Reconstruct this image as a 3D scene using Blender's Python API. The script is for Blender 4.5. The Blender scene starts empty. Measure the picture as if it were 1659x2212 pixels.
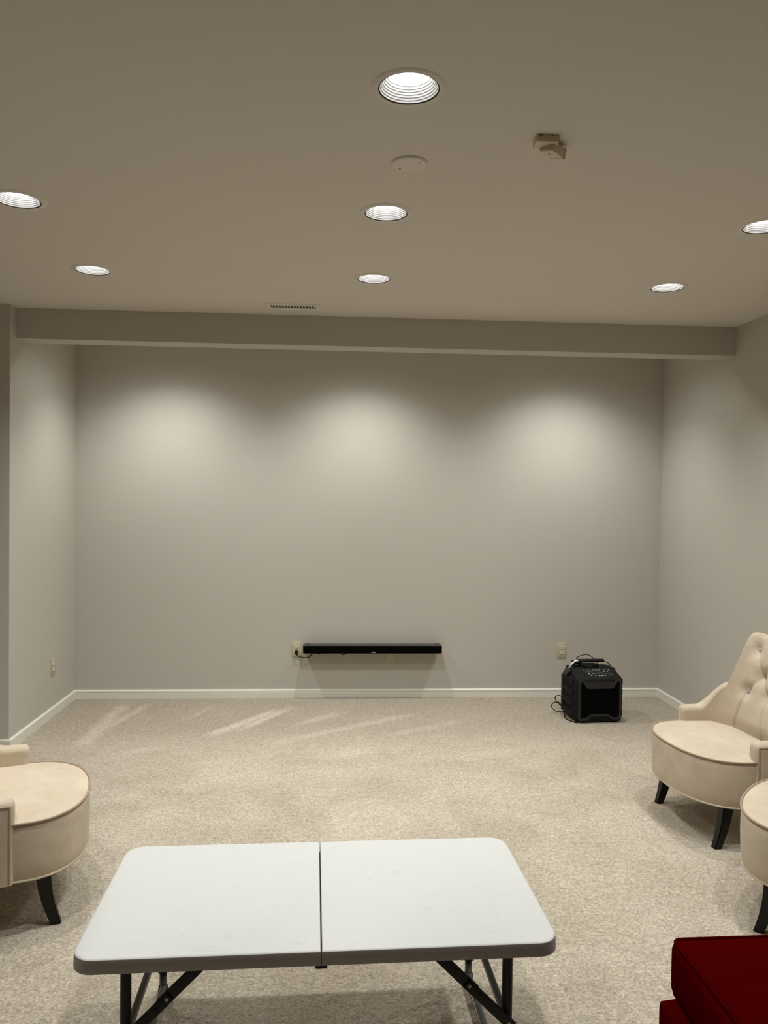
import bpy, bmesh, math, random
from mathutils import Vector, Matrix, noise

# ------------------------------------------------------------------ camera, world, exposure
scene = bpy.context.scene
COL = scene.collection
CAM_H, YAW, PITCH, ROLL, FPX = 1.541, 0.0639, -0.0200, 0.0125, 1691.5
fw = Vector((math.sin(YAW)*math.cos(PITCH), math.cos(YAW)*math.cos(PITCH), math.sin(PITCH)))
rt = Vector((math.cos(YAW), -math.sin(YAW), 0))
up = rt.cross(fw)
r2 = rt*math.cos(ROLL) + up*math.sin(ROLL)
u2 = -rt*math.sin(ROLL) + up*math.cos(ROLL)
cam_data = bpy.data.cameras.new('camera')
cam = bpy.data.objects.new('camera', cam_data); COL.objects.link(cam)
m = Matrix.Identity(4)
for i in range(3):
    m[i][0], m[i][1], m[i][2] = r2[i], u2[i], -fw[i]
m[0][3], m[1][3], m[2][3] = 0, 0, CAM_H
cam.matrix_world = m
cam_data.sensor_fit = 'HORIZONTAL'; cam_data.sensor_width = 36.0
cam_data.lens = 36.0*FPX/1659.0
cam_data.clip_start = 0.05
scene.camera = cam
world = bpy.data.worlds.new('world'); scene.world = world; world.use_nodes = True
world.node_tree.nodes['Background'].inputs[0].default_value = (0, 0, 0, 1)
world.node_tree.nodes['Background'].inputs[1].default_value = 0.0
vs = scene.view_settings
vs.view_transform = 'Standard'; vs.look = 'None'; vs.gamma = 1.0; vs.use_curve_mapping = False
vs.exposure = 0.0
scene.cycles.diffuse_bounces = 7
scene.cycles.max_bounces = 12
LAMP = 3.6                         # radiance of a lamp face
SPOT_W, SPOT_DEG = 65.0, 127.0     # beam of each can
WASH_W, WASH_DEG, WASH_TILT = 64.0, 118.0, 11.0    # brighter floods of the row behind the beam
SPILL_W, SPILL_DEG = 19.0, 164.0   # their wide spill
LAMP_COL = (1.0, 0.992, 0.965)

# ------------------------------------------------------------------ room numbers
XL, XR, YB, ZC = -1.9185, 2.5477, 5.9634, 2.6477
BEAM_Y0, BEAM_Y1, BEAM_Z = 4.8641, 5.0215, 2.4647
JOG_Y = 4.77
XFAR, YREAR = -3.6, -2.6
BASE_H = 0.066
COLS = (-1.21, 0.19, 1.72)
ROWS = (2.136, 3.075, 4.0, 5.25)

# ------------------------------------------------------------------ helpers
def link(o, parent=None):
    COL.objects.link(o)
    if parent is not None: o.parent = parent
    return o
def finish(name, me, mat, parent=None, smooth=35):
    o = bpy.data.objects.new(name, me)
    if mat is not None and not me.materials: me.materials.append(mat)
    if smooth is not None:
        for p in me.polygons: p.use_smooth = True
        me.set_sharp_from_angle(angle=math.radians(smooth))
    return link(o, parent)
def from_bm(name, bm, mat, parent=None, smooth=35, recalc=True):
    if recalc: bmesh.ops.recalc_face_normals(bm, faces=bm.faces)
    me = bpy.data.meshes.new(name); bm.to_mesh(me); bm.free()
    return finish(name, me, mat, parent, smooth)
def mesh_obj(name, verts, faces, mat, parent=None, smooth=None, recalc=True):
    bm = bmesh.new()
    vv = [bm.verts.new(v) for v in verts]
    for f in faces:
        try: bm.faces.new([vv[i] for i in f])
        except ValueError: pass
    return from_bm(name, bm, mat, parent, smooth, recalc)
def add_box(bm, c, s, bev=0.0, rot=None, segs=2):
    r = bmesh.ops.create_cube(bm, size=1.0)
    vs_ = r['verts']
    M = Matrix.Translation(c) @ (rot.to_4x4() if rot is not None else Matrix.Identity(4)) @ Matrix.Diagonal((s[0], s[1], s[2], 1))
    bmesh.ops.transform(bm, matrix=M, verts=vs_)
    if bev > 0:
        es = list({e for v in vs_ for e in v.link_edges})
        bmesh.ops.bevel(bm, geom=es, offset=bev, segments=segs, affect='EDGES', profile=0.5)
    return bm
def box(name, c, s, mat, parent=None, bev=0.0, rot=None, segs=2, smooth=35):
    bm = bmesh.new(); add_box(bm, c, s, bev, rot, segs)
    return from_bm(name, bm, mat, parent, smooth)
def box2(name, a, b, mat, parent=None, bev=0.0, **k):
    return box(name, [(a[i]+b[i])/2 for i in range(3)], [abs(b[i]-a[i]) for i in range(3)], mat, parent, bev, **k)
def add_lathe(bm, prof, n=48, axis_c=(0, 0, 0), close=False):
    rings = []
    for r, z in prof:
        if r < 1e-6: rings.append([bm.verts.new((axis_c[0], axis_c[1], axis_c[2]+z))])
        else: rings.append([bm.verts.new((axis_c[0]+r*math.cos(2*math.pi*i/n), axis_c[1]+r*math.sin(2*math.pi*i/n), axis_c[2]+z)) for i in range(n)])
    for a, b in zip(rings[:-1], rings[1:]):
        for i in range(n):
            j = (i+1) % n
            if len(a) == 1 and len(b) == 1: continue
            if len(a) == 1: bm.faces.new((a[0], b[i], b[j]))
            elif len(b) == 1: bm.faces.new((a[i], a[j], b[0]))
            else: bm.faces.new((a[i], a[j], b[j], b[i]))
    return bm
def lathe(name, prof, mat, parent=None, n=48, smooth=35, M=None):
    bm = bmesh.new(); add_lathe(bm, prof, n)
    if M is not None: bmesh.ops.transform(bm, matrix=M, verts=bm.verts)
    return from_bm(name, bm, mat, parent, smooth)
def spline(pts, n=8):
    P = [Vector(p) for p in pts]; out = []
    for i in range(len(P)-1):
        p0 = P[max(i-1, 0)]; p1 = P[i]; p2 = P[i+1]; p3 = P[min(i+2, len(P)-1)]
        for k in range(n):
            t = k/n
            out.append(0.5*((2*p1)+(p2-p0)*t+(2*p0-5*p1+4*p2-p3)*t*t+(3*p1-p0-3*p2+p3)*t**3))
    out.append(P[-1]); return out
def add_tube(bm, pts, r, n=8, closed=False, caps=True):
    P = [Vector(p) for p in pts]; N = len(P); rings = []
    nrm = None
    for i in range(N):
        if closed: t = P[(i+1) % N]-P[i-1]
        else: t = P[min(i+1, N-1)]-P[max(i-1, 0)]
        t.normalize()
        if nrm is None:
            nrm = t.orthogonal().normalized()
        else:
            nrm = (nrm - t*nrm.dot(t))
            nrm = nrm.normalized() if nrm.length > 1e-6 else t.orthogonal().normalized()
        b = t.cross(nrm)
        rr = r[i] if isinstance(r, (list, tuple)) else r
        rings.append([bm.verts.new(P[i]+(nrm*math.cos(2*math.pi*k/n)+b*math.sin(2*math.pi*k/n))*rr) for k in range(n)])
    R = range(N if closed else N-1)
    for i in R:
        a, b = rings[i], rings[(i+1) % N]
        for k in range(n):
            l = (k+1) % n
            bm.faces.new((a[k], a[l], b[l], b[k]))
    if caps and not closed:
        bm.faces.new(rings[0][::-1]); bm.faces.new(rings[-1])
    return bm
def tube(name, pts, r, mat, parent=None, n=8, closed=False):
    bm = bmesh.new(); add_tube(bm, pts, r, n, closed)
    return from_bm(name, bm, mat, parent, 50)
def empty(name, loc=(0, 0, 0), rz=0.0):
    o = bpy.data.objects.new(name, None); o.location = loc; o.rotation_euler = (0, 0, rz); o.empty_display_size = 0.05
    return link(o)
def tag(o, label, cat, group=None):
    o['label'] = label; o['category'] = cat
    if group: o['group'] = group
    return o
def struct(o):
    o['kind'] = 'structure'; return o
def copy_tree(o, parent=None):
    c = o.copy(); COL.objects.link(c); c.parent = parent
    for ch in list(o.children): copy_tree(ch, c)
    return c

# ------------------------------------------------------------------ materials
class NT:
    def __init__(s, name):
        s.m = bpy.data.materials.new(name); s.m.use_nodes = True
        s.t = s.m.node_tree; s.b = s.t.nodes['Principled BSDF']
    def n(s, typ, **k):
        o = s.t.nodes.new(typ)
        for a, v in k.items(): setattr(o, a, v)
        return o
    def l(s, a, b): s.t.links.new(a, b)
    def val(s, sock, v):
        if hasattr(v, 'is_output') or isinstance(v, bpy.types.NodeSocket): s.l(v, sock)
        else: sock.default_value = v
    def math(s, op, a, b=0.0, c=None, clamp=False):
        o = s.n('ShaderNodeMath', operation=op, use_clamp=clamp)
        s.val(o.inputs[0], a); s.val(o.inputs[1], b)
        if c is not None: s.val(o.inputs[2], c)
        return o.outputs[0]
    def noise(s, vec, scale, detail=4, rough=0.5, dist=0.0):
        o = s.n('ShaderNodeTexNoise'); o.inputs['Scale'].default_value = scale
        o.inputs['Detail'].default_value = detail; o.inputs['Roughness'].default_value = rough
        o.inputs['Distortion'].default_value = dist
        if vec is not None: s.l(vec, o.inputs['Vector'])
        return o.outputs[0]
    def ramp(s, fac, stops):
        o = s.n('ShaderNodeValToRGB'); e = o.color_ramp.elements
        while len(e) < len(stops): e.new(0.5)
        for k, (p, c) in enumerate(stops):
            e[k].position = p; e[k].color = (c, c, c, 1) if isinstance(c, (int, float)) else tuple(c)+(1,)
        s.l(fac, o.inputs[0]); return o.outputs[0]
    def mix(s, fac, a, b, mode='MIX'):
        o = s.n('ShaderNodeMix', data_type='RGBA', blend_type=mode)
        s.val(o.inputs[0], fac)
        s.val(o.inputs[6], a if not isinstance(a, tuple) else a+(1,)); s.val(o.inputs[7], b if not isinstance(b, tuple) else b+(1,))
        return o.outputs[2]
    def pos(s): return s.n('ShaderNodeNewGeometry').outputs['Position']
    def obj(s): return s.n('ShaderNodeTexCoord').outputs['Object']
    def vmap(s, vec, scale=(1, 1, 1), rot=(0, 0, 0)):
        o = s.n('ShaderNodeMapping'); o.inputs['Scale'].default_value = scale; o.inputs['Rotation'].default_value = rot
        s.l(vec, o.inputs[0]); return o.outputs[0]
    def bump(s, h, strength=0.3, dist=0.01, normal=None):
        o = s.n('ShaderNodeBump'); o.inputs['Strength'].default_value = strength; o.inputs['Distance'].default_value = dist
        s.l(h, o.inputs['Height'])
        if normal is not None: s.l(normal, o.inputs['Normal'])
        s.l(o.outputs[0], s.b.inputs['Normal']); return o.outputs[0]
    def set(s, **k):
        for a, v in k.items():
            s.val(s.b.inputs[a.replace('_', ' ')], v if not (isinstance(v, tuple) and len(v) == 3) else v+(1,))
        return s.m

def plain(name, col, rough=0.5, metal=0.0, var=0.04, scale=30, bump=0.0, spec=0.5):
    t = NT(name); o = t.obj(); nz = t.noise(o, scale, 3)
    d = tuple(max(c*(1-var*2), 0) for c in col); b = tuple(min(c*(1+var*2), 1) for c in col)
    t.l(t.mix(nz, d, b), t.b.inputs['Base Color'])
    t.set(Roughness=rough, Metallic=metal)
    t.b.inputs['Specular IOR Level'].default_value = spec
    if bump: t.bump(nz, bump, 0.002)
    return t.m

def paint(name, col, rough=0.75):
    t = NT(name); p = t.pos()
    big = t.noise(p, 1.3, 3); fine = t.noise(p, 420, 2)
    t.l(t.mix(big, tuple(c*0.98 for c in col), tuple(c*1.02 for c in col)), t.b.inputs['Base Color'])
    t.set(Roughness=rough); t.b.inputs['Specular IOR Level'].default_value = 0.25
    t.bump(fine, 0.10, 0.001); return t.m

WALL = paint("wall_paint", (0.50, 0.48, 0.425))
CEIL = paint("ceiling_paint", (0.66, 0.615, 0.56), 0.9)
TRIM = plain('white_trim_paint', (0.74, 0.73, 0.66), 0.4, var=0.01)
BAFFLE = plain('white_baffle', (0.85, 0.85, 0.85), 0.35, var=0.005)
TRIMRING = paint("trim_ring_paint", (0.69, 0.645, 0.59), 0.6)
BLACK = plain('black_plastic', (0.004, 0.004, 0.004), 0.6, var=0.1, spec=0.25)
RUBBER = plain('black_rubber', (0.0035, 0.0035, 0.0033), 0.75, var=0.15, bump=0.1, spec=0.25)
GRILLE = plain('black_grille', (0.0015, 0.0015, 0.0015), 0.9, spec=0.05)
CHARC = plain('charcoal_plastic', (0.022, 0.022, 0.021), 0.55, var=0.1, spec=0.3)
GLOSSBLK = plain('gloss_black_glass', (0.02, 0.021, 0.023), 0.22)
SILVER = plain('brushed_silver', (0.55, 0.54, 0.51), 0.35, 0.6)
STEEL = plain('dark_bolt_steel', (0.25, 0.25, 0.24), 0.35, 1.0)
IVORY = plain('ivory_plastic', (0.52, 0.46, 0.31), 0.4, var=0.02)
CREAM = plain('cream_receptacle', (0.70, 0.66, 0.52), 0.35, var=0.02)
BEIGE = plain('aged_beige_plastic', (0.60, 0.49, 0.36), 0.45, var=0.03)
DARK = plain('dark_slot', (0.01, 0.009, 0.008), 0.8)
VENTDARK = plain('vent_shadow', (0.06, 0.055, 0.045), 0.9)
LEGMETAL = plain('dark_powder_coated_tube', (0.007, 0.006, 0.0055), 0.5, var=0.1, spec=0.3)
BARMETAL = plain('grey_powder_coated_bar', (0.045, 0.05, 0.048), 0.4, var=0.08)
LEGWOOD = plain('espresso_wood', (0.004, 0.003, 0.0025), 0.4, var=0.2, spec=0.3)
WHITEPRINT = plain('white_print', (0.7, 0.7, 0.68), 0.5)
GREYPRINT = plain('grey_print', (0.33, 0.33, 0.33), 0.5)
def lamp_mat():
    t = NT('lamp_face'); e = t.n('ShaderNodeEmission')
    e.inputs[0].default_value = LAMP_COL+(1,); e.inputs[1].default_value = LAMP
    t.l(e.outputs[0], t.t.nodes['Material Output'].inputs[0]); return t.m
LAMPM = lamp_mat()
def crystal():
    t = NT('crystal_button'); t.set(Base_Color=(0.85, 0.84, 0.86), Metallic=0.75, Roughness=0.12); return t.m
CRYSTAL = crystal()

def carpet_mat(streaks):
    t = NT('beige_carpet'); p = t.pos()
    tuft = t.noise(p, 95, 3, 0.7, 0.8); mid = t.noise(p, 38, 3, 0.6); patch = t.noise(p, 2.2, 4, 0.6, 0.8)
    wob = t.noise(p, 7, 3)
    base = t.mix(t.ramp(patch, [(0.35, 0.0), (0.68, 1.0)]), (0.46, 0.400, 0.305), (0.57, 0.508, 0.405))
    # brushed pile: long pale strokes left by a vacuum cleaner
    sx = t.n('ShaderNodeSeparateXYZ'); t.l(p, sx.inputs[0])
    off = t.math('MULTIPLY', t.math('SUBTRACT', wob, 0.5), 0.10)
    X = t.math('ADD', sx.outputs[0], off); Y = t.math('ADD', sx.outputs[1], off)
    total = None
    for (ax, ay), (bx, by), w, amp in streaks:
        dx, dy = bx-ax, by-ay; L = math.hypot(dx, dy); dx /= L; dy /= L
        al = t.math('ADD', t.math('MULTIPLY', X, dx), t.math('MULTIPLY_ADD', Y, dy, -(ax*dx+ay*dy)))
        ac = t.math('ADD', t.math('MULTIPLY', X, -dy), t.math('MULTIPLY_ADD', Y, dx, (ax*dy-ay*dx)))
        m1 = t.math('SUBTRACT', 1.25, t.math('DIVIDE', t.math('ABSOLUTE', ac), w), clamp=True)
        h = t.math('ABSOLUTE', t.math('SUBTRACT', al, L/2))
        m2 = t.math('MULTIPLY', t.math('SUBTRACT', L/2, h), 6.0, clamp=True)
        mm = t.math('MULTIPLY', t.math('MULTIPLY', m1, m2), amp)
        total = mm if total is None else t.math('MAXIMUM', total, mm)
    # pile lies the other way close to the far wall
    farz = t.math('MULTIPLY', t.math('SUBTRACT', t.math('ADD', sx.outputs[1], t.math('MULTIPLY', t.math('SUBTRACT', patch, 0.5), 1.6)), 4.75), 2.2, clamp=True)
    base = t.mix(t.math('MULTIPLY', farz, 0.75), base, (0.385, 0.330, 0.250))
    base = t.mix(total, base, (0.66, 0.595, 0.49))
    grain = t.ramp(tuft, [(0.32, 0.62), (0.5, 0.99), (0.68, 1.24)])
    c = t.mix(1.0, base, grain, 'MULTIPLY')
    c = t.mix(0.55, c, t.mix(1.0, c, t.ramp(mid, [(0.3, 0.72), (0.7, 1.2)]), 'MULTIPLY'))
    t.l(c, t.b.inputs['Base Color'])
    t.set(Roughness=0.95); t.b.inputs['Specular IOR Level'].default_value = 0.05
    t.b.inputs['Sheen Weight'].default_value = 0.15
    hsum = t.math('ADD', tuft, t.math('MULTIPLY', mid, 0.8))
    t.bump(hsum, 0.8, 0.012)
    return t.m
def linen():
    t = NT('beige_linen'); o = t.obj()
    w1 = t.noise(t.vmap(o, (260, 900, 900)), 1.0, 2); w2 = t.noise(t.vmap(o, (900, 260, 260)), 1.0, 2)
    weave = t.math('ADD', t.math('MULTIPLY', w1, 0.5), t.math('MULTIPLY', w2, 0.5))
    blot = t.noise(o, 7, 5, 0.6, 0.5)
    c = t.mix(t.ramp(blot, [(0.35, 0.0), (0.7, 1.0)]), (0.51, 0.43, 0.32), (0.60, 0.518, 0.405))
    c = t.mix(1.0, c, t.ramp(weave, [(0.35, 0.86), (0.65, 1.08)]), 'MULTIPLY')
    t.l(c, t.b.inputs['Base Color']); t.set(Roughness=0.9); t.b.inputs['Specular IOR Level'].default_value = 0.1
    t.b.inputs['Sheen Weight'].default_value = 0.1
    t.bump(weave, 0.25, 0.002); return t.m
LINEN = linen()
WELT = plain('taupe_welt', (0.33, 0.255, 0.185), 0.9, var=0.05, spec=0.1)
def corduroy():
    t = NT('red_corduroy'); o = t.obj()
    w = t.n('ShaderNodeTexWave', wave_type='BANDS', bands_direction='X'); w.inputs['Scale'].default_value = 75
    w.inputs['Distortion'].default_value = 0.15; w.inputs['Detail'].default_value = 2
    t.l(t.vmap(o, (1, 0.05, 1), (0, math.radians(45), 0)), w.inputs[0])
    blot = t.noise(o, 9, 4)
    c = t.mix(blot, (0.034, 0.0003, 0.0004), (0.056, 0.0005, 0.0007))
    c = t.mix(t.math('MULTIPLY', w.outputs[1], 0.35), c, (0.085, 0.001, 0.0015))
    t.l(c, t.b.inputs['Base Color']); t.set(Roughness=1.0); t.b.inputs['Specular IOR Level'].default_value = 0.0
    t.bump(w.outputs[1], 0.4, 0.003); return t.m
RED = corduroy()
def tabletop_mat():
    t = NT('speckled_white_table_plastic'); o = t.obj()
    big = t.noise(o, 3.5, 5, 0.6, 0.4); sm = t.noise(t.vmap(o, (1, 1.6, 1)), 16, 4, 0.7, 1.0); dots = t.noise(o, 60, 2)
    c = t.mix(big, (0.53, 0.545, 0.52), (0.575, 0.585, 0.57))
    c = t.mix(t.ramp(sm, [(0.60, 0.0), (0.78, 0.55)]), c, (0.40, 0.40, 0.375))
    c = t.mix(t.ramp(dots, [(0.78, 0.0), (0.82, 0.5)]), c, (0.30, 0.29, 0.26))
    t.l(c, t.b.inputs['Base Color']); t.set(Roughness=0.45)
    t.bump(t.noise(o, 300, 2), 0.06, 0.001); return t.m
TABLE = tabletop_mat()
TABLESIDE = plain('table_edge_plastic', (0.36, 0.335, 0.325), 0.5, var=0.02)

# ------------------------------------------------------------------ room shell
STREAKS = []
def floor_pt(u, v):
    r = fw + r2*((u-829.5)/FPX) - u2*((v-1106)/FPX)
    k = -CAM_H/r.z
    return (r.x*k, r.y*k)
for a, b, w, amp in [((272, 1518), (165, 1622), .06, .55), ((328, 1518), (215, 1582), .035, .5), ((470, 1520), (395, 1558), .03, .35),
                     ((608, 1530), (440, 1594), .05, .8), ((634, 1526), (505, 1582), .04, .8), ((752, 1536), (630, 1568), .05, .45),
                     ((905, 1540), (560, 1612), .05, .4), ((240, 1630), (360, 1612), .05, .45), ((1010, 1555), (820, 1592), .05, .3),
                     ((700, 1640), (840, 1608), .08, .35), ((420, 1690), (560, 1668), .07, .3), ((890, 1720), (980, 1710), .07, .45),
                     ((1180, 1752), (1260, 1742), .06, .35), ((1020, 1600), (1100, 1592), .05, .25), ((980, 1640), (1180, 1610), .06, .25)]:
    STREAKS.append((floor_pt(*a), floor_pt(*b), w, amp))
CARPET = carpet_mat(STREAKS)
def slab(name, a, b, mat): return struct(box2(name, a, b, mat, smooth=None))
slab('floor', (XFAR-.1, YREAR-.1, -0.1), (XR+.1, YB+.1, 0.0), CARPET)
slab('wall_back', (XL-.1, YB, 0), (XR+.1, YB+.1, ZC+.05), WALL)
slab('wall_right', (XR, YREAR, 0), (XR+.1, YB, ZC+.05), WALL)
struct(mesh_obj('wall_left', [(XL, JOG_Y, 0), (XL, YB, 0), (XL, YB, ZC+.05), (XL, JOG_Y, ZC+.05), (XFAR, JOG_Y, 0), (XFAR, YB, 0), (XFAR, YB, ZC+.05), (XFAR, JOG_Y, ZC+.05)],
         [(0, 1, 2, 3), (4, 0, 3, 7), (4, 5, 6, 7), (1, 5, 6, 2), (3, 2, 6, 7), (0, 4, 5, 1)], WALL))
slab('wall_left_near', (XFAR-.1, YREAR, 0), (XFAR, JOG_Y, ZC+.05), WALL)
slab('wall_rear', (XFAR-.1, YREAR-.1, 0), (XR+.1, YREAR, ZC+.05), WALL)
# ceiling with a round cut-out for every can
def ceiling():
    H, RH, n = 0.13, 0.088, 32
    xs = sorted([XFAR-.1, XR+.1]+[c+s*H for c in COLS for s in (-1, 1)])
    ys = sorted([YREAR-.1, YB+.1]+[r+s*H for r in ROWS for s in (-1, 1)])
    bm = bmesh.new(); cache = {}
    def V(x, y):
        k = (round(x, 5), round(y, 5))
        if k not in cache: cache[k] = bm.verts.new((x, y, ZC))
        return cache[k]
    for i in range(len(xs)-1):
        for j in range(len(ys)-1):
            cx, cy = (xs[i]+xs[i+1])/2, (ys[j]+ys[j+1])/2
            hole = any(abs(cx-c) < 1e-4 for c in COLS) and any(abs(cy-r) < 1e-4 for r in ROWS)
            if not hole:
                bm.faces.new((V(xs[i], ys[j]), V(xs[i], ys[j+1]), V(xs[i+1], ys[j+1]), V(xs[i+1], ys[j]))); continue
            inner = [bm.verts.new((cx+RH*math.cos(2*math.pi*k/n), cy+RH*math.sin(2*math.pi*k/n), ZC)) for k in range(n)]
            outer = []
            for k in range(n):
                a = 2*math.pi*k/n; c, s = math.cos(a), math.sin(a); f = H/max(abs(c), abs(s))
                outer.append(V(cx+c*f, cy+s*f))
            for k in range(n):
                l = (k+1) % n
                bm.faces.new((inner[k], inner[l], outer[l], outer[k]))
    # upper face of the plasterboard, above the cans
    z1 = ZC+0.2
    q = [bm.verts.new(v) for v in ((XFAR-.1, YREAR-.1, z1), (XR+.1, YREAR-.1, z1), (XR+.1, YB+.1, z1), (XFAR-.1, YB+.1, z1))]
    bm.faces.new(q)
    return struct(from_bm('ceiling', bm, CEIL, None, None, recalc=False))
ceiling()
struct(box2('trim_1', (XL, BEAM_Y0, BEAM_Z), (XR, BEAM_Y1, ZC), WALL, smooth=None))['label'] = 'painted boxed beam running across the ceiling before the back wall'
# baseboards: flat board with a rounded bead on top
BPROF = [(0, 0), (0.012, 0), (0.012, BASE_H-.024), (0.010, BASE_H-.021), (0.0135, BASE_H-.016), (0.0125, BASE_H-.007), (0.008, BASE_H-.001), (0, BASE_H)]
def baseboard(name, p, q, nrm):
    vsx = []
    for P in (p, q):
        for d, z in BPROF: vsx.append((P[0]+nrm[0]*d, P[1]+nrm[1]*d, z))
    n = len(BPROF)
    fs = [(i, (i+1) % n, n+(i+1) % n, n+i) for i in range(n)]+[tuple(range(n)), tuple(range(n, 2*n))]
    return struct(mesh_obj(name, vsx, fs, TRIM, None, 30))
baseboard('baseboard_back', (XL, YB), (XR, YB), (0, -1))
baseboard('baseboard_left', (XL, JOG_Y), (XL, YB), (1, 0))
baseboard('baseboard_left_near', (XFAR, JOG_Y), (XL+.012, JOG_Y), (0, -1))
baseboard('baseboard_right', (XR, YREAR), (XR, YB), (-1, 0))

# ------------------------------------------------------------------ recessed lights
def make_can():
    t = empty('recessed_light')
    lathe('trim_ring', [(0.0835, 0.004), (0.0835, -0.003), (0.086, -0.005), (0.099, -0.004), (0.104, 0.0), (0.104, 0.001)], TRIMRING, t)
    lathe('gap_ring', [(0.0805, 0.012), (0.0805, -0.0025), (0.0835, -0.0035), (0.0835, 0.012)], DARK, t)
    prof = []
    r0, r1, H, n = 0.0800, 0.0605, 0.036, 6
    for k in range(n):
        ra, rb = r0+(r1-r0)*k/n, r0+(r1-r0)*(k+1)/n
        za, zb = H*k/n, H*(k+1)/n
        prof += [(ra, za-.001), (ra-.0005, za+(zb-za)*.45), (rb+.0030, za+(zb-za)*.62), (rb+.0028, zb-.0008)]
    prof += [(r1, H), (r1, 0.13), (0.0, 0.13)]
    lathe('baffle', prof, BAFFLE, t, smooth=25)
    lathe('bulb', [(0.0, 0.0315), (0.03, 0.0322), (0.048, 0.0340), (0.0585, 0.038), (0.050, 0.065), (0.025, 0.10), (0.018, 0.129)], LAMPM, t, n=24)
    ld = bpy.data.lights.new('lamp_beam', 'SPOT'); ld.energy = SPOT_W; ld.color = LAMP_COL
    ld.spot_size = math.radians(SPOT_DEG); ld.spot_blend = 1.0; ld.shadow_soft_size = 0.04
    lo = bpy.data.objects.new('lamp_beam', ld); lo.location = (0, 0, 0.010); link(lo, t)
    return t
can = make_can()
can_labels = {}
for ri, ry in enumerate(ROWS):
    for ci, cx in enumerate(COLS):
        side = ('left', 'middle', 'right')[ci]
        if ri == 3: lab = 'recessed ceiling light hidden behind the beam, washing the %s of the back wall' % side
        elif ri == 2: lab = ('small lit recessed light on the left, nearest the beam', 'lit recessed light just right of the ceiling vent', 'lit recessed light on the right, nearest the beam')[ci]
        elif ri == 1: lab = ('lit recessed light cut off by the left picture edge', 'lit recessed light in the middle, beyond the blank round plate', 'lit recessed light cut off by the right picture edge')[ci]
        elif ri == 0 and ci == 1: lab = 'largest and nearest lit recessed light, at the top of the picture'
        else: lab = 'recessed ceiling light outside the picture, above the %s' % ('left chair', '', 'red sofa')[ci]
        o = can if not can_labels else copy_tree(can)
        can_labels[(ri, ci)] = 1
        o.location = (cx, ry, ZC)
        if ri == 3:
            for ch in o.children:
                if ch.type == 'LIGHT':
                    if 'wash_light' not in bpy.data.lights:
                        wl = ch.data.copy(); wl.name = 'wash_light'; wl.energy = WASH_W; wl.spot_size = math.radians(WASH_DEG)
                    ch.data = bpy.data.lights['wash_light']; ch.rotation_euler = (math.radians(WASH_TILT), 0, 0)
            if 'spill_light' not in bpy.data.lights:
                sl_ = bpy.data.lights['wash_light'].copy(); sl_.name = 'spill_light'; sl_.energy = SPILL_W; sl_.spot_size = math.radians(SPILL_DEG)
            so_ = bpy.data.objects.new('lamp_spill', bpy.data.lights['spill_light']); so_.location = (0, 0, 0.006); link(so_, o)
        tag(o, lab, 'ceiling light', 'recessed lights in the ceiling')

# ------------------------------------------------------------------ ceiling fittings
t = empty('ceiling_cover_plate', (0.238, 2.614, ZC))
tag(t, 'blank round painted cover plate with two screws on the ceiling', 'cover plate')
lathe('plate', [(0, -0.007), (0.056, -0.007), (0.060, -0.004), (0.061, 0.0)], TRIMRING, t, n=64)
for sx, sy in ((-0.030, 0.028), (0.030, -0.024)):
    lathe('screw', [(0, -0.0085), (0.003, -0.0085), (0.0042, -0.007), (0.0042, -0.006)], STEEL, t, n=12, M=Matrix.Translation((sx, sy, 0)))

t = empty('ceiling_vent', (-0.25, 4.63, ZC), 0)
tag(t, 'white metal ceiling air vent with a row of slots before the beam', 'vent')
VW, VD, OW, OD = 0.325, 0.125, 0.262, 0.066
fr = []
bm = bmesh.new()
for (hw, hd, z) in ((VW/2, VD/2, 0.0), (VW/2-.004, VD/2-.004, -0.006), (OW/2, OD/2, -0.006), (OW/2, OD/2, 0.0)):
    fr.append([bm.verts.new((sx*hw, sy*hd, z)) for sx, sy in ((-1, -1), (1, -1), (1, 1), (-1, 1))])
for a, b in zip(fr[:-1], fr[1:]):
    for k in range(4): bm.faces.new((a[k], a[(k+1) % 4], b[(k+1) % 4], b[k]))
from_bm('frame', bm, TRIMRING, t, None)
box('duct_shade_sheet', (0, 0, -0.0007), (OW, OD, 0.001), VENTDARK, t, smooth=None)  # dark sheet, its colour standing for the shade inside the duct
for k in range(15):
    x = -OW/2 + OW*(k+0.5)/15
    box('slat', (x, -0.010, -0.0035), (0.0062, OD-.020, 0.004), TRIMRING, t, rot=Matrix.Rotation(0.25, 3, 'Y'), smooth=None)
for sx in (-1, 1):
    lathe('screw', [(0, -0.0078), (0.0025, -0.0078), (0.0034, -0.006)], STEEL, t, n=10, M=Matrix.Translation((sx*0.147, 0, 0)))

t = empty('motion_sensor', (0.642, 2.40, ZC), 0)
tag(t, 'beige plastic motion sensor box tilted on its bracket under the ceiling', 'sensor')
box('bracket', (-0.004, -0.006, -0.011), (0.070, 0.055, 0.022), BEIGE, t, 0.002, rot=Matrix.Rotation(-0.03, 3, 'Z'))
R_ = Matrix.Rotation(0.80, 3, 'Z') @ Matrix.Rotation(0.22, 3, 'X')
HC = Vector((0.028, 0.026, -0.022))
hd = box('housing', HC, (0.084, 0.048, 0.030), BEIGE, t, 0.003, rot=R_)
box('seam', HC + R_ @ Vector((0.029, 0, 0)), (0.0012, 0.0486, 0.0306), DARK, hd, rot=R_)
for x in (-0.026, 0.008, 0.022): box('slot', (x, -0.0338, -0.003), (0.014 if x < 0 else 0.007, 0.001, 0.0022), DARK, t)
lathe('screw', [(0, -0.0008), (0.0024, -0.0008), (0.0028, 0.0)], DARK, hd, n=10, M=Matrix.Translation(HC) @ R_.to_4x4() @ Matrix.Translation((-0.012, 0.004, -0.0150)))

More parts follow.
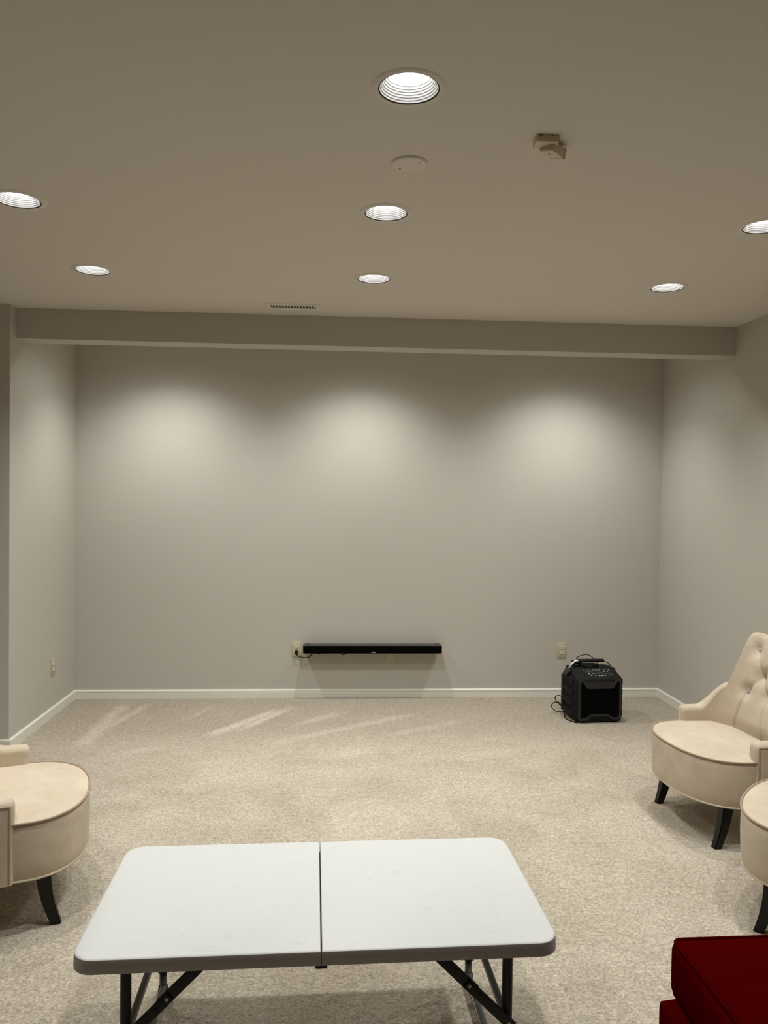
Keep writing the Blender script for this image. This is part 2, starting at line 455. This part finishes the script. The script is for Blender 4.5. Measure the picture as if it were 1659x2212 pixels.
# ------------------------------------------------------------------ wall outlets
def outlet(name, label, loc, rz, blank=False):
    # local frame: plate in XZ, front towards -Y
    t = empty(name, loc, rz); tag(t, label, 'cover plate' if blank else 'outlet')
    box('plate', (0, -0.003, 0), (0.071, 0.006, 0.115), IVORY, t, 0.0022)
    if blank:
        lathe('screw', [(0, 0.001), (0.003, 0.001), (0.0036, 0)], STEEL, t, n=12, M=Matrix.Translation((0, -0.006, 0)) @ Matrix.Rotation(math.pi/2, 4, 'X'))
        return t
    for s in (-1, 1):
        bm = bmesh.new(); prof = []
        for k in range(28):
            a = 2*math.pi*k/28; prof.append((0.0172*math.cos(a), max(-0.0125, min(0.0125, 0.0172*math.sin(a)))))
        A = [bm.verts.new((x, -0.006, s*0.0195+z)) for x, z in prof]; B = [bm.verts.new((x, -0.0085, s*0.0195+z)) for x, z in prof]
        for k in range(28): bm.faces.new((A[k], A[(k+1) % 28], B[(k+1) % 28], B[k]))
        bm.faces.new(B)
        r_ = from_bm('receptacle', bm, CREAM, t, 30)
        for sx, hh in ((-1, 0.0085), (1, 0.007)): box('slot', (sx*0.0064, -0.0086, s*0.0195+0.003), (0.0026, 0.0008, hh), DARK, r_)
        box('ground_slot', (0, -0.0086, s*0.0195-0.0075), (0.0048, 0.0008, 0.0048), DARK, r_, 0.0003)
    lathe('screw', [(0, 0.001), (0.0024, 0.001), (0.003, 0)], STEEL, t, n=12, M=Matrix.Translation((0, -0.006, 0)) @ Matrix.Rotation(math.pi/2, 4, 'X'))
    return t
outlet('wall_outlet', 'ivory wall outlet left of the soundbar with a black plug in it', (-0.272, YB, 0.372), 0)
outlet('wall_outlet', 'ivory double wall outlet above the black portable speaker', (1.777, YB, 0.364), 0)
outlet('wall_outlet', 'ivory wall outlet on the left side wall', (XL, 5.498, 0.341), math.pi/2)
outlet('blank_wall_plate', 'ivory wall plate with one screw half hidden below the soundbar', (0.447, YB, 0.334), 0, True)

# ------------------------------------------------------------------ soundbar and its cord
SBX0, SBX1, SBY, SBZ = -0.219, 0.826, YB-0.125, 0.361
t = empty('soundbar', ((SBX0+SBX1)/2, YB, SBZ))
tag(t, 'long black soundbar mounted low on the back wall', 'soundbar')
SL = SBX1-SBX0
bm = bmesh.new(); prof = []
hw, hd, cr = SL/2, 0.105/2, 0.012
def rrect(hx, hy, r, n=5):
    out = []
    for cx, cy, a0 in ((hx-r, hy-r, 0), (-hx+r, hy-r, 90), (-hx+r, -hy+r, 180), (hx-r, -hy+r, 270)):
        for k in range(n+1):
            a = math.radians(a0+90*k/n); out.append((cx+r*math.cos(a), cy+r*math.sin(a)))
    return out
def loft(bm, loops, cap0=True, cap1=True):
    R = [[bm.verts.new(p) for p in L] for L in loops]
    n = len(R[0])
    for a, b in zip(R[:-1], R[1:]):
        for k in range(n): bm.faces.new((a[k], a[(k+1) % n], b[(k+1) % n], b[k]))
    if cap0: bm.faces.new(R[0][::-1])
    if cap1: bm.faces.new(R[-1])
    return R
cy = -0.020-0.0525
loft(bm, [[(x, y+cy, z) for x, y in rrect(hw-i, hd-i, cr)] for z, i in ((0, .004), (.003, .001), (.006, 0), (.054, 0), (.0565, .001), (.058, .003))])
from_bm('body', bm, GRILLE, t, 40)
bm = bmesh.new()
loft(bm, [[(x, y+cy, z) for x, y in rrect(hw-.0035, hd-.0035, cr)] for z in (.0575, .0595)])
from_bm('glass_top', bm, GLOSSBLK, t, 30)
for s in (-1, 1): box('top_vent', (s*(hw-.034), cy, .0598), (0.028, 0.045, 0.0008), DARK, t)
for s in (-1, 1): box('wall_bracket', (s*0.3, -0.0105, 0.03), (0.08, 0.0215, 0.035), BLACK, t)
def text_obj(name, body, size, mat, parent, M, shear=0.0, ext=0.0004):
    cu = bpy.data.curves.new(name, 'FONT'); cu.body = body; cu.size = size; cu.extrude = ext; cu.shear = shear
    cu.align_x = 'CENTER'; cu.align_y = 'CENTER'
    tmp = bpy.data.objects.new(name, cu); COL.objects.link(tmp)
    dg = bpy.context.evaluated_depsgraph_get()
    me = bpy.data.meshes.new_from_object(tmp.evaluated_get(dg))
    bpy.data.objects.remove(tmp)
    me.transform(M); me.materials.clear(); me.materials.append(mat)
    return link(bpy.data.objects.new(name, me), parent)
text_obj('logo', 'BOSE', 0.011, WHITEPRINT, t, Matrix.Translation((0.003, cy-hd-.0005, 0.009)) @ Matrix.Rotation(math.pi/2, 4, 'X') @ Matrix.Diagonal((1.15, 1, 1, 1)), 0.3)

cz = 0.372-0.0195
SBC = Vector(t.location)
bm = bmesh.new(); add_box(bm, Vector((-0.272, YB-0.0185, cz))-SBC, (0.024, 0.020, 0.021), 0.003); add_box(bm, Vector((-0.272, YB-0.020, cz-0.013))-SBC, (0.016, 0.016, 0.012), 0.003)
cord = from_bm('power_plug', bm, BLACK, t)
cord['label'] = 'black plug in the outlet'
def W(u, z, d=0.02): return (u-SBC.x, -d, z-SBC.z)
pts = [W(-.272, .342, .022), W(-.262, .325, .024), W(-.235, .314, .02), W(-.195, .309, .015), W(-.168, .318, .015), W(-.150, .345, .02), W(-.140, .366, .03),
       W(-.128, .355, .03), W(-.105, .3385, .02), W(-.085, .345, .02), W(-.06, .362, .03), W(0.03, .37, .035), W(.055, .352, .03), W(.075, .3355, .02), W(.088, .333, .02), W(.104, .342, .02), W(.125, .358, .03), W(.15, .37, .03)]
tube('power_cord', spline(pts, 6), 0.0033, BLACK, t)

# ------------------------------------------------------------------ portable speaker
def make_speaker():
    t = empty('portable_speaker', (1.838, 5.250, 0), 0.05); t.scale = (1.05, 1.05, 1.05)   # origin: middle of the front foot line; front looks to -Y
    tag(t, 'black rugged portable party speaker with silver handle on the carpet', 'speaker')
    w, d = 0.345, 0.275
    bm = bmesh.new()
    def lp(z, hx, y0, y1, r): return [(x, (y0+y1)/2+y, z) for x, y in rrect(hx, (y1-y0)/2, r)]
    loft(bm, [lp(0.0, .135, .02, d-.02, .03), lp(.012, .155, .004, d-.006, .03), lp(.04, .162, 0, d, .03), lp(.27, .162, 0, d, .03), lp(.292, .158, .006, d-.004, .03),
              lp(.298, .156, .014, d-.008, .03), lp(.345, .147, .10, d-.02, .03), lp(.353, .138, .11, d-.03, .03)])
    from_bm('body', bm, RUBBER, t, 40)
    # tread blocks on both sides
    for s in (-1, 1):
        for zc_ in (.055, .125, .195, .262):
            bm = bmesh.new()
            pr = [(0.035, -.022), (0.12, -.030), (0.225, -.022), (0.225, .018), (0.12, .026), (0.035, .018)]
            A = [bm.verts.new((s*.155, y, zc_+z)) for y, z in pr]; B = [bm.verts.new((s*.1735, .13+(y-.13)*.92, zc_+z*.82)) for y, z in pr]
            n = len(pr)
            for k in range(n): bm.faces.new((A[k], A[(k+1) % n], B[(k+1) % n], B[k]))
            bm.faces.new(B)
            from_bm('tread_block', bm, RUBBER, t, 30)
        box('side_strip', (s*.166, .245, .15), (.012, .03, .25), CHARC, t, .004)
    # corner bumpers of the front
    FW, FH, Z0 = 0.292, 0.268, 0.018
    U = [(0, .05), (.03, 0), (.19, 0), (.31, .10), (.69, .11), (.80, .02), (.94, .02), (1, .08), (1, 1), (.91, 1), (.82, .93), (.21, .93), (.1, .985), (0, .985)]
    I = [(.05, .10), (.06, .06), (.16, .06), (.30, .15), (.69, .165), (.80, .07), (.91, .07), (.95, .12), (.95, .95), (.91, .95), (.81, .78), (.21, .78), (.095, .935), (.06, .935)]
    f = lambda p, y: ((p[0]-.5)*FW, y, Z0+p[1]*FH)
    bm = bmesh.new(); L = [[bm.verts.new(f(p, y)) for p in P] for P, y in ((U, 0.002), (U, -0.006), (I, -0.006), (I, 0.002))]
    n = len(U)
    for a, b in zip(L[:-1], L[1:]):
        for k in range(n): bm.faces.new((a[k], a[(k+1) % n], b[(k+1) % n], b[k]))
    fr_ = from_bm('front_frame', bm, CHARC, t, 30)
    bm = bmesh.new(); A = [bm.verts.new(f(p, -0.0015)) for p in I]; bm.faces.new(A)
    from_bm('grille', bm, GRILLE, t, None)
    for p in ((.03, .90), (.255, .885), (.79, .89), (.975, .92), (.025, .6), (.97, .62), (.02, .2), (.965, .23), (.18, .035), (.52, .125), (.835, .04)):
        lathe('screw', [(0, .0015), (.003, .0015), (.0036, 0)], DARK, fr_, n=8, M=Matrix.Translation(f(p, -0.006)) @ Matrix.Rotation(math.pi/2, 4, 'X'))
    # sloping control panel
    a = Vector((0, .016, .2985)); b = Vector((0, .098, .3445)); sl = (b-a); ln = sl.length; e2 = sl.normalized(); e1 = Vector((1, 0, 0)); e3 = e1.cross(e2)
    P = lambda x, s, h=0.0: a + e1*x + e2*(s*ln) + e3*h
    bm = bmesh.new(); out = [(-.098, .96), (.106, .96), (.100, .10), (-.055, .10)]
    A = [bm.verts.new(P(x, s, -.002)) for x, s in out]; B = [bm.verts.new(P(x, s, .003)) for x, s in out]
    for k in range(4): bm.faces.new((A[k], A[(k+1) % 4], B[(k+1) % 4], B[k]))
    bm.faces.new(B); pan = from_bm('control_panel', bm, BLACK, t, None)
    Mx = Matrix((e1, e2, e3)).transposed()
    box('display', P(.018, .52, .0035), (.048, .030, .002), GLOSSBLK, pan, .0008, rot=Mx)
    marks = [(-.078, .9, .005, 0), (-.058, .9, .005, 0), (-.038, .9, .006, 0), (-.014, .92, .006, 1), (.008, .92, .022, 0), (.028, .92, .006, 1), (.062, .92, .016, 0), (.092, .92, .008, 1),
             (-.070, .68, .007, 0), (-.050, .68, .007, 0), (-.030, .68, .007, 0), (.056, .70, .007, 1), (.078, .70, .007, 1), (-.057, .44, .015, 1), (-.027, .46, .008, 1),
             (.062, .48, .006, 1), (.092, .50, .012, 1), (-.047, .22, .007, 1), (-.018, .20, .007, 1), (.008, .18, .008, 2), (.028, .18, .014, 1), (.046, .18, .008, 2), (.074, .24, .008, 1), (.098, .28, .008, 1)]
    for x, s, wd, k in marks:
        bt = box('button', P(x, s, .0035), (max(wd+.005, .012), .0085, .0024), BLACK, pan, .0008, rot=Mx)
        box('button_mark', P(x, s, .0049), (wd, .0036 if k < 2 else .0055, .0006), (GREYPRINT, WHITEPRINT, WHITEPRINT)[k], bt, rot=Mx)
    # handle: bent silver tube with a thick black grip
    hp = [(-.150, .165, .335), (-.138, .165, .370), (-.118, .165, .398), (-.092, .165, .411), (0, .165, .412), (.092, .165, .411), (.118, .165, .398), (.138, .165, .370), (.150, .165, .335)]
    h = tube('handle', spline(hp, 6), .0095, SILVER, t, 14)
    tube('grip', [(-.090, .165, .411), (-.086, .165, .411), (0, .165, .412), (.086, .165, .411), (.090, .165, .411)], [.013, .0165, .0165, .0165, .013], BLACK, h, 16)
    for s in (-1, 1): box('handle_mount', (s*.140, .165, .325), (.045, .07, .04), RUBBER, t, .008)
    return t
spk = make_speaker()
SPM = Matrix.Translation((1.838, 5.250, 0)) @ Matrix.Rotation(0.05, 4, 'Z') @ Matrix.Diagonal((1.05, 1.05, 1.05, 1))
def zr(z): return z if z < .29 else .29+(z-.29)*.72
def SP(x, y, z): return tuple(SPM @ Vector((x, y, zr(z))))
q = empty('power_adapter', SP(-.025, .150, .3550), 0.05); tag(q, 'black charger box lying under the handle on top of the speaker', 'adapter')
box('case', (0, 0, .0135), (.110, .045, .027), BLACK, q, .004); box('label_panel', (0, -.0228, .0135), (.04, .0006, .014), CHARC, q)
box('cord_boss', (.062, 0, .013), (.018, .02, .024), BLACK, q, .004)
tube('cable', spline([(-.045, .078, .037), (-.060, .07, .050), (-.035, .06, .068), (.002, .06, .075), (.035, .06, .069), (.058, .058, .052), (.078, .05, .030), (.082, .02, .013), (.069, 0, .013)], 8), .0028, BLACK, q)
q = empty('carton', SP(-.085, .208, .3550), 0.05); tag(q, 'small black box with white print behind the speaker handle', 'box')
box('case', (0, 0, .017), (.06, .05, .034), BLACK, q, .002)
for z in (.029, .007): box('print_mark', (-.008, -.0253, z), (.030, .0006, .005), WHITEPRINT, q)
bm = bmesh.new()
loft(bm, [[(y_, z_, x_) for y_, z_ in rrect(.032-i, .036-i, .022)] for x_, i in ((-.012, .008), (-.008, .002), (.004, 0), (.010, .004))])
bmesh.ops.transform(bm, matrix=Matrix.Translation((-.172, .150, .315)) @ Matrix.Rotation(0.5, 4, 'Y') @ Matrix(((0, 0, 1, 0), (1, 0, 0, 0), (0, 1, 0, 0), (0, 0, 0, 1))), verts=bm.verts)
pch = from_bm('side_pouch', bm, CHARC, spk, 50)
tube('wrist_loop', spline([(-.165, .13, .345), (-.145, .12, .362), (-.120, .12, .357), (-.115, .13, .345)], 6), .003, BLACK, pch)
tube('cable', spline([(-.165, .23, .115), (-.195, .24, .125), (-.215, .25, .11), (-.205, .25, .08), (-.175, .24, .055), (-.19, .25, .075), (-.225, .255, .070), (-.240, .25, .045), (-.215, .22, .02), (-.18, .2, .028), (-.176, .17, .02), (-.19, .12, .006), (-.18, .06, .004), (-.165, .03, .004), (-.15, .005, .004)], 7), .0032, BLACK, spk)

def squash(o):
    for ch in o.children:
        if ch.type == 'MESH':
            for v in ch.data.vertices: v.co.z = zr(v.co.z)
        squash(ch)
squash(spk)

# ------------------------------------------------------------------ accent chairs
def seat_outline(w=.330, x0=.09, tip=.31, back=-.16, n=40):
    out = []
    for k in range(n+1):
        a = -math.pi/2 + math.pi*k/n
        c, s = math.cos(a), math.sin(a)
        out.append((x0+(tip-x0)*abs(c)**0.92, w*(abs(s)**0.86)*(1 if s > 0 else -1)))
    out += [(back+.06, w-.02), (back, w-.14), (back, 0), (back, -w+.14), (back+.06, -w+.02)]
    return out
def make_chair():
    t = empty('accent_chair')
    Z0, ZW = .190, .400
    # upholstered base
    bm = bmesh.new(); ol = seat_outline()
    def sc(k, z): return [(.06+(x-.06)*k, y*k, z) for x, y in ol]
    loft(bm, [sc(.90, Z0+.004), sc(.965, Z0), sc(.985, Z0+.010), sc(.998, Z0+.05), sc(1.006, Z0+.11), sc(1.002, Z0+.17), sc(.992, ZW-.008), sc(.975, ZW-.002)])
    from_bm('base', bm, LINEN, t, 60)
    # seat cushion, slightly crowned
    bm = bmesh.new(); rings = []
    for r in (1.0, .985, .95, .88, .75, .55, .3):
        z = ZW-.004 + .036*(1-r**3.2)
        rings.append([(.06+(x-.06)*.99*r, y*.99*r, z) for x, y in ol])
    loft(bm, rings, cap0=False)
    from_bm('seat', bm, LINEN, t, 70)
    front = ol[1:40]
    fr0 = [(.06, -.331)]+front+[(.06, .331)]
    tube('seat_welt', [(x, y, ZW-.003) for x, y in fr0], .0048, WELT, t, 8)
    tube('bottom_welt', [(.06+(x-.06)*.985, y*.985, Z0+.006) for x, y in fr0], .0042, LINEN, t, 8)
    # barrel back and arms: one shell following a U-shaped path
    Wo, TH, XA = .340, .068, .070
    path = []
    for k in range(13): path.append(Vector((XA+(-.02-XA)*k/12, -Wo)))
    for k in range(1, 48):
        a = math.pi*k/48
        c, s = math.cos(a), math.sin(a)
        path.append(Vector((-.02-.22*abs(s)**0.80, -Wo*abs(c)**0.80*(1 if c > 0 else -1))))
    path += [Vector((p.x, -p.y)) for p in path[:13][::-1]]
    S = [0.0]
    for a, b in zip(path[:-1], path[1:]): S.append(S[-1]+(b-a).length)
    Ltot = S[-1]; NP = 230; res = []
    j = 0
    for i in range(NP+1):
        s = Ltot*i/NP
        while j < len(S)-2 and S[j+1] < s: j += 1
        f = (s-S[j])/(S[j+1]-S[j]); res.append(path[j].lerp(path[j+1], f))
    def sm(a, b, x):
        x = max(0, min(1, (x-a)/(b-a))); return x*x*(3-2*x)
    HL = Ltot/2
    def height(s):             # s: distance along the path from the middle of the back
        s = abs(s)
        if s < .232: return .876-.012*(s/.2)**2 + .012*sm(.14, .22, s)
        if s < .252: return .872-.022*((s-.232)/.020)**2
        if s < .305: return .850-(.850-.610)*(s-.252)/.053
        return .485+.125*(1-sm(.300, .475, s))**1.35
    buttons = [(-.160, .795), (0, .800), (.160, .795), (-.075, .675), (.075, .675), (-.165, .590), (0, .585), (.165, .590)]
    def tuft(s, z):
        d = 0.0
        for bs, bz in buttons:
            q_ = ((s-bs)/.040)**2+((z-bz)/.034)**2
            d += .024*math.exp(-q_)
        for i_, j_ in ((0, 3), (1, 3), (1, 4), (2, 4), (3, 5), (3, 6), (4, 6), (4, 7)):
            a_, b_ = Vector(buttons[i_]), Vector(buttons[j_]); p_ = Vector((s, z)); ab = b_-a_
            u_ = max(0, min(1, (p_-a_).dot(ab)/ab.length_squared)); dist = (p_-(a_+ab*u_)).length
            d += .007*math.exp(-(dist/.010)**2)
        if z < .59:
            for bs in (-.165, 0, .165):
                xx = bs*(1+.25*(.59-z)/.2)
                d += .010*math.exp(-((s-xx)/.009)**2)
        return d - .010*math.exp(-((s)/.3)**4)*sm(.40, .46, z)*(1-sm(.80, .86, z))
    ZB = .375
    bm = bmesh.new(); rings = []; NI = 46
    binfo = {}
    for i in range(NP+1):
        p = res[i]; s = Ltot*i/NP-HL
        tg = (res[min(i+1, NP)]-res[max(i-1, 0)]).normalized()
        nin = Vector((-tg.y, tg.x))                       # towards the sitter
        if nin.dot(Vector((.02, 0))-p) < 0: nin = -nin
        end = HL-abs(s)
        k = 1.0; hh = height(s)
        if end < .024:                                     # rounded nose of the arm
            k = math.sqrt(max(0, 1-((.024-end)/.024)**2))*.6+.4; hh -= .018*(1-k)/.6
        backw = 1-sm(.26, .46, abs(s))
        th = TH*(1-.12*backw)
        mid = p+nin*TH/2
        def pt(off, z, mid=mid, nin=nin, k=k, backw=backw):
            lean = -.105*max(0, (z-.42)/.44)**1.15*backw
            q_ = mid+nin*off*k
            return (q_.x+lean, q_.y*(1-.03*backw*max(0, (z-.45)/.42)), z)
        row = []
        rr = th/2
        zt = hh-rr*.7
        for v in range(NI+1):
            z = ZB+(zt-ZB)*v/NI
            row.append(pt(rr-tuft(s, z), z))
        for v in range(1, 8):
            a = math.pi*v/8
            row.append(pt(rr*math.cos(a)-(tuft(s, zt) if v < 3 else 0)*0, zt+rr*.7*math.sin(a)))
        zo0 = .192
        for v in range(13):
            z = zt+(zo0-zt)*v/12; row.append(pt(-rr, z))
        row.append(pt(-rr*.6, zo0-.002))
        row.append(pt(rr*.3, zo0))
        rings.append([bm.verts.new(q_) for q_ in row])
        binfo[i] = (s, pt, rr)
    m_ = len(rings[0])
    for a, b in zip(rings[:-1], rings[1:]):
        for k_ in range(m_-1): bm.faces.new((a[k_], b[k_], b[k_+1], a[k_+1]))
    bm.faces.new(rings[0]); bm.faces.new(rings[-1][::-1])
    from_bm('backrest', bm, LINEN, t, 60)
    for bs, bz in buttons:
        i = min(binfo, key=lambda i_: abs(binfo[i_][0]-bs)); s, pt, rr = binfo[i]
        c = Vector(pt(rr-tuft(s, bz)+.004, bz))
        bm = bmesh.new(); bmesh.ops.create_icosphere(bm, subdivisions=1, radius=.0125)
        bmesh.ops.transform(bm, matrix=Matrix.Translation(c), verts=bm.verts)
        from_bm('crystal_button', bm, CRYSTAL, t, None)['label'] = 'faceted crystal button'
    # welts along the outer edge of each arm front
    for i0, sg in ((0, 1), (NP, -1)):
        pts_ = []
        for z in (.20, .27, .34, .41, .46): 
            s, pt, rr = binfo[i0+sg*3]; pts_.append(pt(-rr*.99, z))
        for k_ in range(3, 46, 3):
            i = i0+sg*k_; s, pt, rr = binfo[i]; pts_.append(pt(-rr*.98, height(s)-rr*.62))
        tube('arm_welt', spline(pts_, 3), .0042, WELT, t, 8)
    # sabre legs
    for sx, sy in ((1, -1), (1, 1), (-1, -1), (-1, 1)):
        bm = bmesh.new(); loops = []
        bx, by = (.160, .258) if sx > 0 else (-.13, .20)
        for k_ in range(7):
            f = k_/6; z = .20*(1-f)
            h_ = .026-.009*f
            x = bx+sx*.042*f**1.8
            loops.append([(x+a*h_, sy*by+b*h_, z) for a, b in ((-1, -1), (1, -1), (1, 1), (-1, 1))])
        loft(bm, loops)
        bmesh.ops.bevel(bm, geom=[e for e in bm.edges if abs((e.verts[0].co-e.verts[1].co).normalized().z) > .5], offset=.004, segments=2, affect='EDGES')
        from_bm('leg', bm, LEGWOOD, t, 40)
    return t
chair = make_chair()
tag(chair, 'cream tufted accent chair with crystal buttons by the right wall', 'chair', 'cream accent chairs')
CH_A = ((1.889, 3.617), 3.226)
CH_B = ((-1.243, 3.035), 0.286)
CH_C = ((1.859, 2.749), 2.43)
chair.location = (CH_A[0][0], CH_A[0][1], 0); chair.rotation_euler = (0, 0, CH_A[1])
c2 = copy_tree(chair); c2.location = (CH_B[0][0], CH_B[0][1], 0); c2.rotation_euler = (0, 0, CH_B[1])
c2['label'] = 'cream accent chair on the left, facing the folding table'
c3 = copy_tree(chair); c3.location = (CH_C[0][0], CH_C[0][1], 0); c3.rotation_euler = (0, 0, CH_C[1])
c3['label'] = 'cream accent chair at the right edge, between the red sofa and the tufted chair'

# ------------------------------------------------------------------ folding table
def make_table():
    W_, D_, H_ = 1.20, 0.612, 0.432
    t = empty('folding_table', (-0.026, 2.195, 0), 0.025)
    tag(t, 'low white plastic folding table with a centre seam on dark metal legs', 'table')
    R = .055; T = .036
    for s in (-1, 1):
        # half of the top: outer corners rounded, inner edge straight
        def outline(i):
            o = []; hx, hy, r = W_/2-i, D_/2-i, max(R-i, .004); x0 = .0011+i*.2
            for cx, cy_, a0 in ((hx-r, -hy+r, -90), (hx-r, hy-r, 0)):
                for k in range(9):
                    a = math.radians(a0+90*k/8); o.append((cx+r*math.cos(a), cy_+r*math.sin(a)))
            o += [(x0, hy), (x0, -hy)]
            return [(s*x, y) for x, y in o]
        bm = bmesh.new()
        loft(bm, [[(x, y, H_-T+z) for x, y in outline(i)] for z, i in ((0, .004), (.0, .0005), (.004, 0), (T-.006, .0015), (T-.003, .0025), (T-.001, .005), (T, .009))])
        o = from_bm('table_top_half', bm, TABLE, t, 28)
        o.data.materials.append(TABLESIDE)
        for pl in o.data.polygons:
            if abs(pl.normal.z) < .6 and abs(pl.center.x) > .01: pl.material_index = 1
    bm = bmesh.new()
    for y in (-.295, .295): add_box(bm, (0, y, H_-T-.004), (.030, .016, .014), .004)
    from_bm('hinge', bm, BLACK, t)
    box('seam_light_block', (0, 0, H_-T-.001), (.012, D_-.02, .004), BLACK, t)  # black strip added so lit carpet does not show through the seam
    for s in (-1, 1):
        lx = s*.478
        for y, nm in ((-.245, 0), (.245, 1)):
            lg = tube('leg', [(lx, y, H_-T), (lx, y, .20), (lx, y, .070)], .0135, LEGMETAL, t, 16)
            tube('leg_collar', [(lx, y, .066), (lx, y, .100)], .0165, LEGMETAL, lg, 16)
            tube('leg_extension', [(lx, y, .075), (lx, y, .012)], .0112, LEGMETAL, lg, 16)
            lathe('rubber_foot', [(0, 0), (.0145, 0), (.0155, .006), (.0140, .020), (.0115, .022)], BLACK, lg, n=16, M=Matrix.Translation((lx, y, 0)))
        tube('crossbar', [(lx, -.245, .200), (lx, .245, .200)], .010, BARMETAL, t, 12)
        tube('crossbar', spline([(lx, -.245, .055), (lx-s*.004, -.225, .034), (lx-s*.004, -.19, .028), (lx-s*.004, .19, .028), (lx-s*.004, .225, .034), (lx, .245, .055)], 4), .0095, BARMETAL, t, 12)
        tube('upper_crossbar', [(lx, -.25, H_-T-.012), (lx, .25, H_-T-.012)], .011, LEGMETAL, t, 12)
        for y in (-.262, .262):
            # two flat bars locking at a knuckle
            P0 = Vector((lx, y, .205)); P1 = Vector((lx-s*.190, y, H_-T-.006)); dv = P1-P0
            ang = math.atan2(dv.z, dv.x)
            Rm = Matrix.Rotation(-ang, 3, 'Y')
            k = .52
            c1 = P0+dv*k*.5; c2_ = P0+dv*(k-.06+1)/2
            yy = -.003 if y < 0 else .003
            b1 = box('brace', c1+Vector((0, yy, 0)), (dv.length*k+.03, .004, .027), LEGMETAL, t, .0015, rot=Rm)
            b2 = box('brace', c2_-Vector((0, yy*.4, 0)), (dv.length*(1-k+.06), .004, .029), LEGMETAL, t, .0015, rot=Rm)
            sg = -1 if y < 0 else 1
            for kk, mt in ((0.0, STEEL), (k+.02, STEEL), (k-.12, DARK)):
                lathe('rivet', [(0, .0035), (.004, .003), (.0055, 0)], mt, b1, n=12, M=Matrix.Translation(P0+dv*kk+Vector((0, sg*.0045, 0))) @ Matrix.Rotation(-sg*math.pi/2, 4, 'X'))
    return t
make_table()

# ------------------------------------------------------------------ red sofa, only its corner shows
def pillow(name, lo, hi, mat, parent, r=.05, bulge=.02, n=22, wr=0.0, seed=0, bow=0.0):
    c = [(lo[i]+hi[i])/2 for i in range(3)]; h = [(hi[i]-lo[i])/2 for i in range(3)]
    bm = bmesh.new(); bmesh.ops.create_cube(bm, size=2.0)
    bmesh.ops.subdivide_edges(bm, edges=bm.edges, cuts=n, use_grid_fill=True)
    for v in bm.verts:
        p = v.co.copy(); q_ = Vector([p[i]*h[i] for i in range(3)])
        core = Vector([max(-(h[i]-r), min(h[i]-r, q_[i])) for i in range(3)])
        d = q_-core
        if d.length > 1e-9:
            q_ = core+d.normalized()*min(r, max(abs(d.x), abs(d.y), abs(d.z)))
        for i in range(3):
            j_, k_ = (i+1) % 3, (i+2) % 3
            if abs(p[i]) > .98:
                q_[i] += math.copysign(bulge*(1-p[j_]**2)*(1-p[k_]**2), p[i])
        if wr and p.z > .5:
            w_ = math.sin((q_.y*85+q_.x*12)+5*noise.noise(Vector((q_.x*3, q_.y*2, seed))))
            q_.z += wr*w_*(.35+noise.noise(Vector((q_.x*3, q_.y*4, 5+seed))))*(1-p.x**4)*(1-p.y**6)
        v.co = Vector(c)+q_
    return from_bm(name, bm, mat, parent, 60)
SOX, SOY = 0.822, 1.915
sofa = empty('sofa', (SOX, SOY, 0), 0.01)
tag(sofa, 'dark red corduroy sofa corner in the right foreground', 'sofa')
SLN, SDP = 1.75, .95
pillow('base', (0.0, -SLN, .06), (SDP, -.015, .295), RED, sofa, .025, .004, 14)
for y0, y1 in ((-.86, 0.0), (-SLN, -.865)):
    cu = pillow('seat_cushion', (.040, y0, .292), (.74, y1, .430), RED, sofa, .022, .026, 76, .007, y0)
    x0, x1 = .048, .732
    for z in (.4265, .299):
        tube('piping', [(x, y, z) for x, y in [(x0+(x1-x0)*.5+px, (y0+y1)/2+py) for px, py in rrect((x1-x0)/2+.001, (y1-y0)/2-.005, .02)]], .0050, RED, cu, 8, True)
pillow('back_frame', (.72, -SLN, .25), (SDP, -.02, .80), RED, sofa, .05, .01, 14)
for y0, y1 in ((-.86, 0.0), (-SLN, -.865)): pillow('back_cushion', (.55, y0, .44), (.76, y1, .86), RED, sofa, .06, .05, 16)
for x in (.06, SDP-.06):
    for y in (-.08, -SLN+.08): box('foot', (x, y, .032), (.05, .05, .064), LEGWOOD, sofa, .004)
